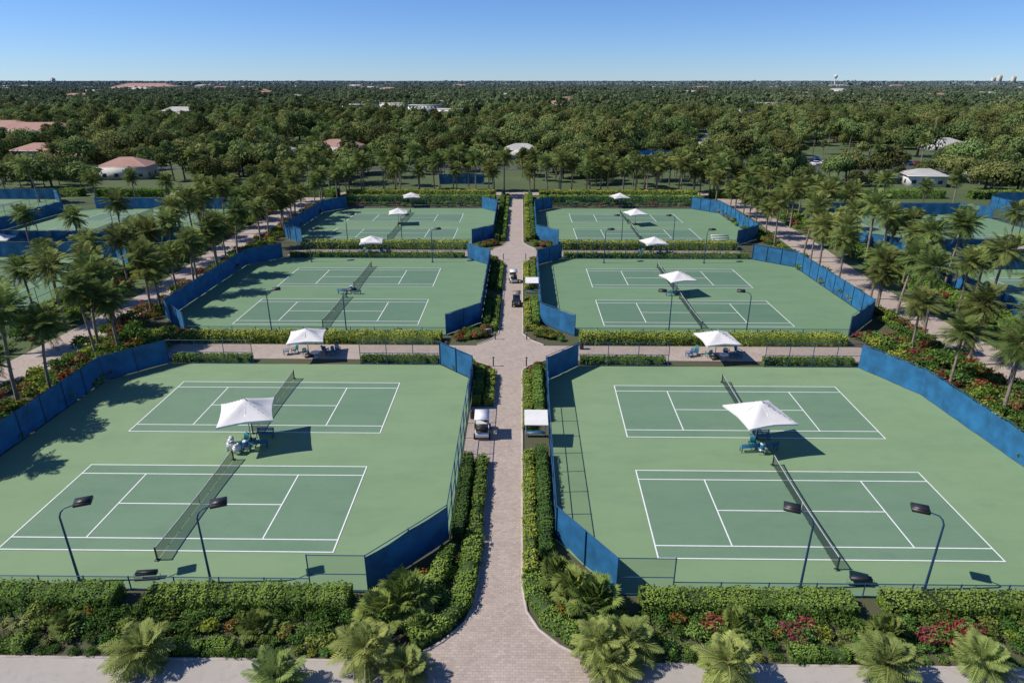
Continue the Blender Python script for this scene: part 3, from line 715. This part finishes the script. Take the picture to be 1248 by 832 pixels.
for a,b in ((-40.5,-31.5),(-18.5,-9.6),(7,16.8),(28.2,38.5)): hedge([(a,81.7),(b,81.7)],.9,.9,'hedge',40,.18)
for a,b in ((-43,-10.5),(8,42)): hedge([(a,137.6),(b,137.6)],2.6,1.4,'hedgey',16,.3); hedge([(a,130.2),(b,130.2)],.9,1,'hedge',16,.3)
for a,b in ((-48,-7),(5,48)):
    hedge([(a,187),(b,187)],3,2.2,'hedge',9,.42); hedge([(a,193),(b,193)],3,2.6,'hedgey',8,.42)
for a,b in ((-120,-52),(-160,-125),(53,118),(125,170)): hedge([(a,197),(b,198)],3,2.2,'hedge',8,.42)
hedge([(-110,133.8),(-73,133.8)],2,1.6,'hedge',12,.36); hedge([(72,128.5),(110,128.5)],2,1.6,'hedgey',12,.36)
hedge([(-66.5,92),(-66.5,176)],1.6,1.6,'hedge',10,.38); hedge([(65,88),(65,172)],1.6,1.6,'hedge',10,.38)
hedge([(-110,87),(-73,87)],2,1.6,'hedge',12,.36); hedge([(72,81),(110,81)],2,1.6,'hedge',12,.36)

# ------------------------------------------------------------------ shrubs
SHR={'green_shrub':[make_shrub(i,.75,.8,420).mesh('green_shrub') for i in range(4)],
 'golden_shrub':[make_shrub(20+i,.6,.6,380,.16,'hedgey').mesh('golden_shrub') for i in range(2)],
 'croton_shrub':[make_shrub(30+i,.65,.75,360,.2,'croton','shrub',.5).mesh('croton_shrub') for i in range(3)],
 'bougainvillea_shrub':[make_shrub(40+i,.85,.9,520,.17,'shrub','boug',.45).mesh('bougainvillea_shrub') for i in range(3)],
 'dark_shrub':[make_shrub(50+i,.8,.7,460,.15,'hedged').mesh('dark_shrub') for i in range(3)],
 'palmetto_plant':[make_palmetto(60+i,1.0).mesh('palmetto_plant') for i in range(3)],
 'ornamental_grass':[make_grass(80+i).mesh('ornamental_grass') for i in range(2)]}
kinds=list(SHR)
def plant(k,x,y,s=1.,g=np.random.default_rng(3)):
    inst(k,SHR[k][g.integers(len(SHR[k]))],(x,y,.02),g.random()*6.28,(s*g.uniform(.85,1.15),s*g.uniform(.85,1.15),s*g.uniform(.85,1.2)))
g=np.random.default_rng(11)
for (a,b) in ((-40,-6.9),(5.9,40)):
    for row,y in enumerate((42.55,41.6,40.75,40.05)):
        x=a+g.random()
        while x<b:
            zone=sin(x*.55+row*1.3)+.4*sin(x*1.7); r=g.random()
            if row==0: k='green_shrub' if zone>-.2 else ('dark_shrub' if zone>-1.1 else 'croton_shrub')
            elif row==1: k='dark_shrub' if zone>.6 else ('green_shrub' if r<.55 else 'golden_shrub' if r<.75 else 'ornamental_grass' if r<.9 else 'croton_shrub')
            elif row==2: k='green_shrub' if zone>0 else ('dark_shrub' if r<.5 else 'ornamental_grass')
            else: k='dark_shrub' if zone>-.2 else ('golden_shrub' if r<.4 else 'green_shrub')
            s_=g.uniform(.75,1.2)*(1.0,1.0,.85,.55)[row]
            plant(k,x+g.normal()*.15,y+g.normal()*.12,s_,g); x+=g.uniform(.8,1.3)*(1,1,1,.75)[row]
for x,y in ((24.7,41.9),(25.7,42.4),(26.6,41.7),(23.9,41.3),(25.3,41.0),(17.1,42.0),(16.2,41.6),(30.5,42.0),(11.6,42.1)): plant('bougainvillea_shrub',x,y,g.uniform(.9,1.2),g)
for a in (-23.6,-21.7,-19.8,-18,-30,15.5,17.2): hedge([(a,40.25),(a+1.5,40.25)],.85,.6,'hedge',90,.12)
for x,y,s_ in ((-6.9,43.4,1.75),(-8.2,42.6,1.5),(-5.9,41.9,.9),(3.3,44.3,1.5),(4.6,43.3,1.6),(2.4,45.9,1.2),(-27,41.6,.9),(13,42.1,1),(31,42.6,1.1),(-15.5,41.5,1.0),(21.5,41.4,1)): plant('palmetto_plant',x,y,s_,g)
for x,y,k in ((-6.3,46.3,'croton_shrub'),(-5.4,45.6,'croton_shrub'),(-4.6,46.5,'golden_shrub'),(-6.4,45.4,'croton_shrub'),(-5.0,44.2,'green_shrub'),(-4.4,47.6,'croton_shrub'),(3.3,46.6,'croton_shrub'),(2.3,47.6,'golden_shrub'),(4.6,45.4,'green_shrub'),(2.8,43.3,'croton_shrub'),(5.6,43.7,'croton_shrub'),(6.2,42.8,'green_shrub'),(4.3,42.0,'golden_shrub'),(2.0,49,'green_shrub'),(-7.3,44.6,'croton_shrub'),(5.4,42.6,'croton_shrub')): plant(k,x,y,1.1,g)
for cx,cy,sx in ((-5.2,79.9,-1),(2.9,79.9,1),(-5.6,90.6,-1),(3.2,90.6,1),(-6.2,128.5,-1),(3.8,128.5,1),(-6.2,139.8,-1),(3.9,139.8,1)):
    for i in range(28):
        dx=g.uniform(-1.6,2.4)*sx; dy=g.uniform(-1.2,1.2)
        plant(kinds[g.choice([0,1,1,2,2,4,0,3])],cx+dx,cy+dy+(dx*sx*.5 if cy in (79.9,128.5) else -dx*sx*.5),g.uniform(.8,1.2),g)
SC=coll_of('border_shrub',[make_shrub(70,1.1,1.2,300,.28,'shrub'),make_shrub(71,1.1,1.3,300,.28,'shrub','boug',.35),make_shrub(72,1.0,1.0,260,.28,'croton','shrub',.45),make_shrub(73,1.,1.,260,.28,'hedgey'),make_shrub(74,1.2,1.3,300,.28,'hedged'),make_shrub(75,1.1,1.2,300,.28,'shrub','boug',.3),make_shrub(76,1.2,1.1,300,.28,'shrub'),make_shrub(77,1.2,1.1,300,.28,'hedge'),make_shrub(78,1.2,1.1,300,.28,'shrub'),make_shrub(79,1.2,1.3,300,.28,'hedged')])
pts=[]
for sg,xa,xb in ((-1,46.3,53.6),(1,43.8,52.4)):
    for y in np.arange(40,186,1.4):
        xa2 = xa if y<84 else (50.5 if sg<0 else 49.6)
        for x in np.arange(xa2,xb,1.4):
            if g.random()<.85: pts.append([sg*x+g.normal()*.3,y+g.normal()*.4,.02])
for sg in (-1,1):
    for y in np.arange(40,196,1.8):
        for x in (61.6,63.0,64.4):
            if g.random()<.75: pts.append([sg*x+g.normal()*.4,y+g.normal()*.4,.02])
    for y in np.arange(82,90,1.5):
        for x in np.arange(43.5,50,1.5): pts.append([sg*x,y,.02])
for x in np.arange(-48,48,1.6):
    if not -7<x<5: pts+= [[x,183.3+g.normal()*.5,.02],[x,190+g.normal()*.4,.02]]
scatter('border_shrubs',pts,SC,.7,1.25,g)

# ------------------------------------------------------------------ buildings
ex=[]
def house(name,x,y,w,d,h,wall,roof,rz=0,rh=2.6,flat=False,clear=1.):
    q=QB(); q.box((0,0,h/2),(w,d,h),wall)
    o=.7
    if flat:
        q.box((0,0,h+.3),(w+.5,d+.5,.6),roof)
    else:
        X,Y=w/2+o,d/2+o; r=max(0.5,X-Y)
        V=[[-X,-Y,h],[X,-Y,h],[X,Y,h],[-X,Y,h],[-r,0,h+rh],[r,0,h+rh]]
        q.add(V,[[0,1,5,4],[2,3,4,5]],roof); q.add(V,[[1,2,5],[3,0,4]],roof); q.add(V,[[3,2,1,0]],'white')
        q.box((0,-d/2-o,h-.08),(w+1.4,.08,.2),'white')
    st=max(1,int(h//3)); nw=max(2,int(w//3.2))
    for s_ in range(st):
        for i in range(nw):
            xx=-w/2+(i+.5)*w/nw; zz=1.5+s_*3.1
            if s_==0 and i==nw//2:
                q.box((xx,-d/2-.03,1.1),(1.2,.1,2.2),'wood'); continue
            q.box((xx,-d/2-.02,zz),(1.5,.1,1.3),'white'); q.box((xx,-d/2-.06,zz),(1.3,.08,1.1),'glass')
        for i in range(max(1,int(d//4))):
            yy=-d/2+(i+.5)*d/max(1,int(d//4))
            for sx in (-1,1): q.box((sx*(w/2+.03),yy,1.5+s_*3.1),(.1,1.3,1.2),'glass')
    ex.append((x-w/2-4,x+w/2+4,y-d/2-min(60,(y*.07+8))*clear,y+d/2+4))
    return q.obj(name,(x,y,0),rz)
house('terracotta_roof_building',-255,366,44,18,7,'stucco','terra',.05,3.4)
house('terracotta_roof_building',-296,392,40,16,7,'stucco','terra',.0,3)
house('terracotta_roof_house',-170,262,18,12,4.5,'stucco','terra',.1,2.6,False,.8)
house('terracotta_roof_house',-196,285,18,12,4.5,'stucco','terra',-.1,2.6,False,.8)
house('terracotta_roof_house',-133,236,15,11,4.2,'stuccow','terra',.15,2.6,False,.6)
house('stucco_house',-100,280,15,11,5,'stucco','roofg',-.1,2.6,False,.6)
house('terracotta_roof_house',-76,292,18,11,5.5,'stuccow','terra',.05,2.6,False,.6)
house('white_house',126,222,11,8,3.4,'stuccow','roofg',-.2,1.8)
house('white_house',156,240,11,8,3.6,'stuccow','roofg',.1,1.8,False,.4)
house('club_house',0,296,13,8,4.2,'stuccow','roofg',0,2,False,.8)
house('white_house',196,330,15,9,4,'stuccow','roofg',.1,2,False,1)
house('terracotta_roof_house',-210,450,22,12,5,'stucco','terra',.1,2.6)
house('commercial_building',-1120,2080,170,60,14,'stucco','terra',0,9)
house('commercial_building',700,1090,80,30,9,'stuccow','roofg',0,1,True)
house('commercial_building',265,760,34,20,8,'stuccow','roofg',0,1,True)
house('commercial_building',190,620,24,14,7,'stuccow','roofg',0,1,True)
house('commercial_building',480,700,36,16,8,'stuccow','roofg',.1,1,True)
gb=np.random.default_rng(21)
for i in range(70):
    y=gb.uniform(520,2700); x=gb.uniform(-.8,.85)*y; w=gb.uniform(14,26)*(1+y/1400)
    t=gb.random()
    house('distant_building',x,y,w,w*.45,gb.uniform(6,8)+y/400,'stuccow' if t<.6 else 'stucco','roofg' if t<.72 else 'terra',gb.normal()*.1,3,t<.45,1.2)
for x,y,h in ((2900,4300,58),(2830,4250,46),(3020,4350,52),(-2700,4000,42)):
    q=QB(); q.box((0,0,h/2),(20,18,h),'stucco'); q.box((0,0,h+2),(8,7,4),'stucco')
    for z in range(4,int(h)-2,4): q.box((0,-9.1,z),(18,.3,1.8),'glass')
    q.obj('apartment_tower',(x,y,0))
q=QB(); q.tube([[0,0,0],[0,0,36]],[2.4,1.6],'stuccow',12); q.tube([[0,0,36],[0,0,39],[0,0,42],[0,0,45],[0,0,47],[0,0,48]],[1.6,4.2,5.4,5,3,.5],'stuccow',20)
q.obj('water_tower',(975,2200,0))
exh=list(ex)
def free(x,y):
    for a,b,c,d in exh:
        if a<x<b and c<y<d: return False
    return True

# ------------------------------------------------------------------ palms
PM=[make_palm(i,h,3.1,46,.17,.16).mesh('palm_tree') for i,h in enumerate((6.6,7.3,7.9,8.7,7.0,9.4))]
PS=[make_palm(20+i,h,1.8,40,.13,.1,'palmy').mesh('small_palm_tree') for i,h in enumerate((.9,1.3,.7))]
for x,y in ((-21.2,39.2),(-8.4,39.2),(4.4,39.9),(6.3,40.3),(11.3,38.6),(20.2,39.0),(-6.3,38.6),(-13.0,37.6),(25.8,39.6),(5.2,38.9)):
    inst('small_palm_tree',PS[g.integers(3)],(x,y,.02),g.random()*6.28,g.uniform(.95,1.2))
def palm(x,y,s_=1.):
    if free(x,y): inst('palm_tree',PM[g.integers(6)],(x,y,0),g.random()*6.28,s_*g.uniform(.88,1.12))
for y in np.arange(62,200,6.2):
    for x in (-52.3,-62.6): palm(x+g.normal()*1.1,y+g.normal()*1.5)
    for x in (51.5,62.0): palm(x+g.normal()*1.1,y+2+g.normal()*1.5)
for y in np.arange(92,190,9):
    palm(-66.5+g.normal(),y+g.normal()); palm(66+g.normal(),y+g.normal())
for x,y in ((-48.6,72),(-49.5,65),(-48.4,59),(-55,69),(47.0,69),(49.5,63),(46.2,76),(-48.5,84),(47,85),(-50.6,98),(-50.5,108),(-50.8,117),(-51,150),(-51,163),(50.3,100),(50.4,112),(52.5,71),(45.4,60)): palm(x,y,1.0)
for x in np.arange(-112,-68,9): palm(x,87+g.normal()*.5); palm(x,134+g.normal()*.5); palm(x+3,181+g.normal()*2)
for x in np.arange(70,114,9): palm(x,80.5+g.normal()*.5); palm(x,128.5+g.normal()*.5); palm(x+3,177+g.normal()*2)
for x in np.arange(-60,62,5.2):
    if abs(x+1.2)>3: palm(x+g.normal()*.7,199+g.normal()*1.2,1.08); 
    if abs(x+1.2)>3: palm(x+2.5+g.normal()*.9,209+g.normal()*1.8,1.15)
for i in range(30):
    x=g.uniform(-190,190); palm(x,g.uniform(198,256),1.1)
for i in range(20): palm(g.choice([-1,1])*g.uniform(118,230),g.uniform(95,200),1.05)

# ------------------------------------------------------------------ forests
ex += [(92,160,240,302),(40,90,246,304),(-420,420,257,267),(-60,60,0,212),(-120,120,0,216),(118,172,95,196),(-172,-120,98,198),(172,224,125,224),(-226,-172,135,184)]
def allowed(x,y):
    for a,b,c,d in ex:
        if a<x<b and c<y<d: return False
    if 300<y<520 and abs(x-(73+(y-300)*.34))<7: return False
    return True
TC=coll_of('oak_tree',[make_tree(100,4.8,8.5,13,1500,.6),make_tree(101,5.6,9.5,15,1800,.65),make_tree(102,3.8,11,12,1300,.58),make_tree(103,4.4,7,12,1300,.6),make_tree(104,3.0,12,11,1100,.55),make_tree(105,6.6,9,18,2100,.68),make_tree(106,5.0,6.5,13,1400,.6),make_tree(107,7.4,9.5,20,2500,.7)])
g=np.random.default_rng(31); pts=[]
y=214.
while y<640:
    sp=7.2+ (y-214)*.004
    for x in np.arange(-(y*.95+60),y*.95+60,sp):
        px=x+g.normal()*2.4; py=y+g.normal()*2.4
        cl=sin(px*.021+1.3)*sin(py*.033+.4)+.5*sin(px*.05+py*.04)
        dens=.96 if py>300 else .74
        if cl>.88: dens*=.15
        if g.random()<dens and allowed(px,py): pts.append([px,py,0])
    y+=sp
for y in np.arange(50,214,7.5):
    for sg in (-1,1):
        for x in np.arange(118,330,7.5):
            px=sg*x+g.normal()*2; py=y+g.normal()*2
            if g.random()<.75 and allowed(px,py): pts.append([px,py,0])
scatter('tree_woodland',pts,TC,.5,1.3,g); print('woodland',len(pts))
PC=coll_of('distant_palm',[make_palm(200,9,3.2,26,.2,.22),make_palm(201,11,3.2,26,.2,.22)])
pts=[]
for i in range(110):
    y=g.uniform(215,520); x=g.uniform(-.95,.95)*y
    if allowed(x,y): pts.append([x,y,0])
scatter('distant_palm_trees',pts,PC,.9,1.2,g)
def clump(seed,R,n,tr,th,cards,size,mat):
    gg=np.random.default_rng(seed); q=QB()
    for i in range(n):
        a=i*2.4; r=R*math.sqrt((i+.5)/n)
        make_tree(seed*100+i,tr*gg.uniform(.6,1.4),th*gg.uniform(.6,1.3),6,cards,size,mat,False,q,(cos(a)*r,sin(a)*r))
    return q
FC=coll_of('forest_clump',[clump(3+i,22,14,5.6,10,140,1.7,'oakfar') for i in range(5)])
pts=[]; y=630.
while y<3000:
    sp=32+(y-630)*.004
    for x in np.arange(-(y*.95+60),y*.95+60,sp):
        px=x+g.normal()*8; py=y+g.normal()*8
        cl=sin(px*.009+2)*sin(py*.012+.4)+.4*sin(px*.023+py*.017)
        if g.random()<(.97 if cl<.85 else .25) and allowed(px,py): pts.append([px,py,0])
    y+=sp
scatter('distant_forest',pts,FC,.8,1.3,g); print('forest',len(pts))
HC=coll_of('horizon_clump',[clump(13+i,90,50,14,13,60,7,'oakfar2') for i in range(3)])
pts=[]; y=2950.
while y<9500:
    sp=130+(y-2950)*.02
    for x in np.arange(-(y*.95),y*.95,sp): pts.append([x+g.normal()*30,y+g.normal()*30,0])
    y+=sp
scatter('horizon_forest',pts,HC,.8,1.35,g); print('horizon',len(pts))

# ------------------------------------------------------------------ light & camera
EL=46; AZ=radians(270)
w=bpy.data.worlds.new('World'); S.world=w; w.use_nodes=True; nt=w.node_tree
sky=nt.nodes.new('ShaderNodeTexSky'); sky.sky_type='NISHITA'; sky.sun_disc=False
sky.sun_elevation=radians(EL); sky.sun_rotation=AZ; sky.altitude=1500; sky.air_density=1.0; sky.dust_density=.0; sky.ozone_density=5
tm=mixc(nt,1.0,sky.outputs[0],(.74,.95,1.34),'MULTIPLY')
bg=nt.nodes['Background']; bg.inputs[1].default_value=.092; nt.links.new(tm,bg.inputs[0])
sd=bpy.data.lights.new('sun','SUN'); sd.energy=5.0; sd.angle=radians(.5); sd.color=(1,.95,.88)
so=bpy.data.objects.new('sun',sd); ROOT.objects.link(so)
dirv=Vector((cos(radians(EL)),.04,-sin(radians(EL))))
so.rotation_euler=dirv.to_track_quat('-Z','Y').to_euler(); so.location=(-60,60,80)
cd=bpy.data.cameras.new('camera'); cam=bpy.data.objects.new('camera',cd); ROOT.objects.link(cam)
cam.location=(0,12.3,30.6); cam.rotation_euler=(radians(90-21.9),0,radians(.8)); cd.sensor_width=36; cd.lens=22.8
cd.clip_end=60000; cd.clip_start=.5; S.camera=cam
S.view_settings.view_transform='Standard'; S.view_settings.look='None'; S.view_settings.exposure=0
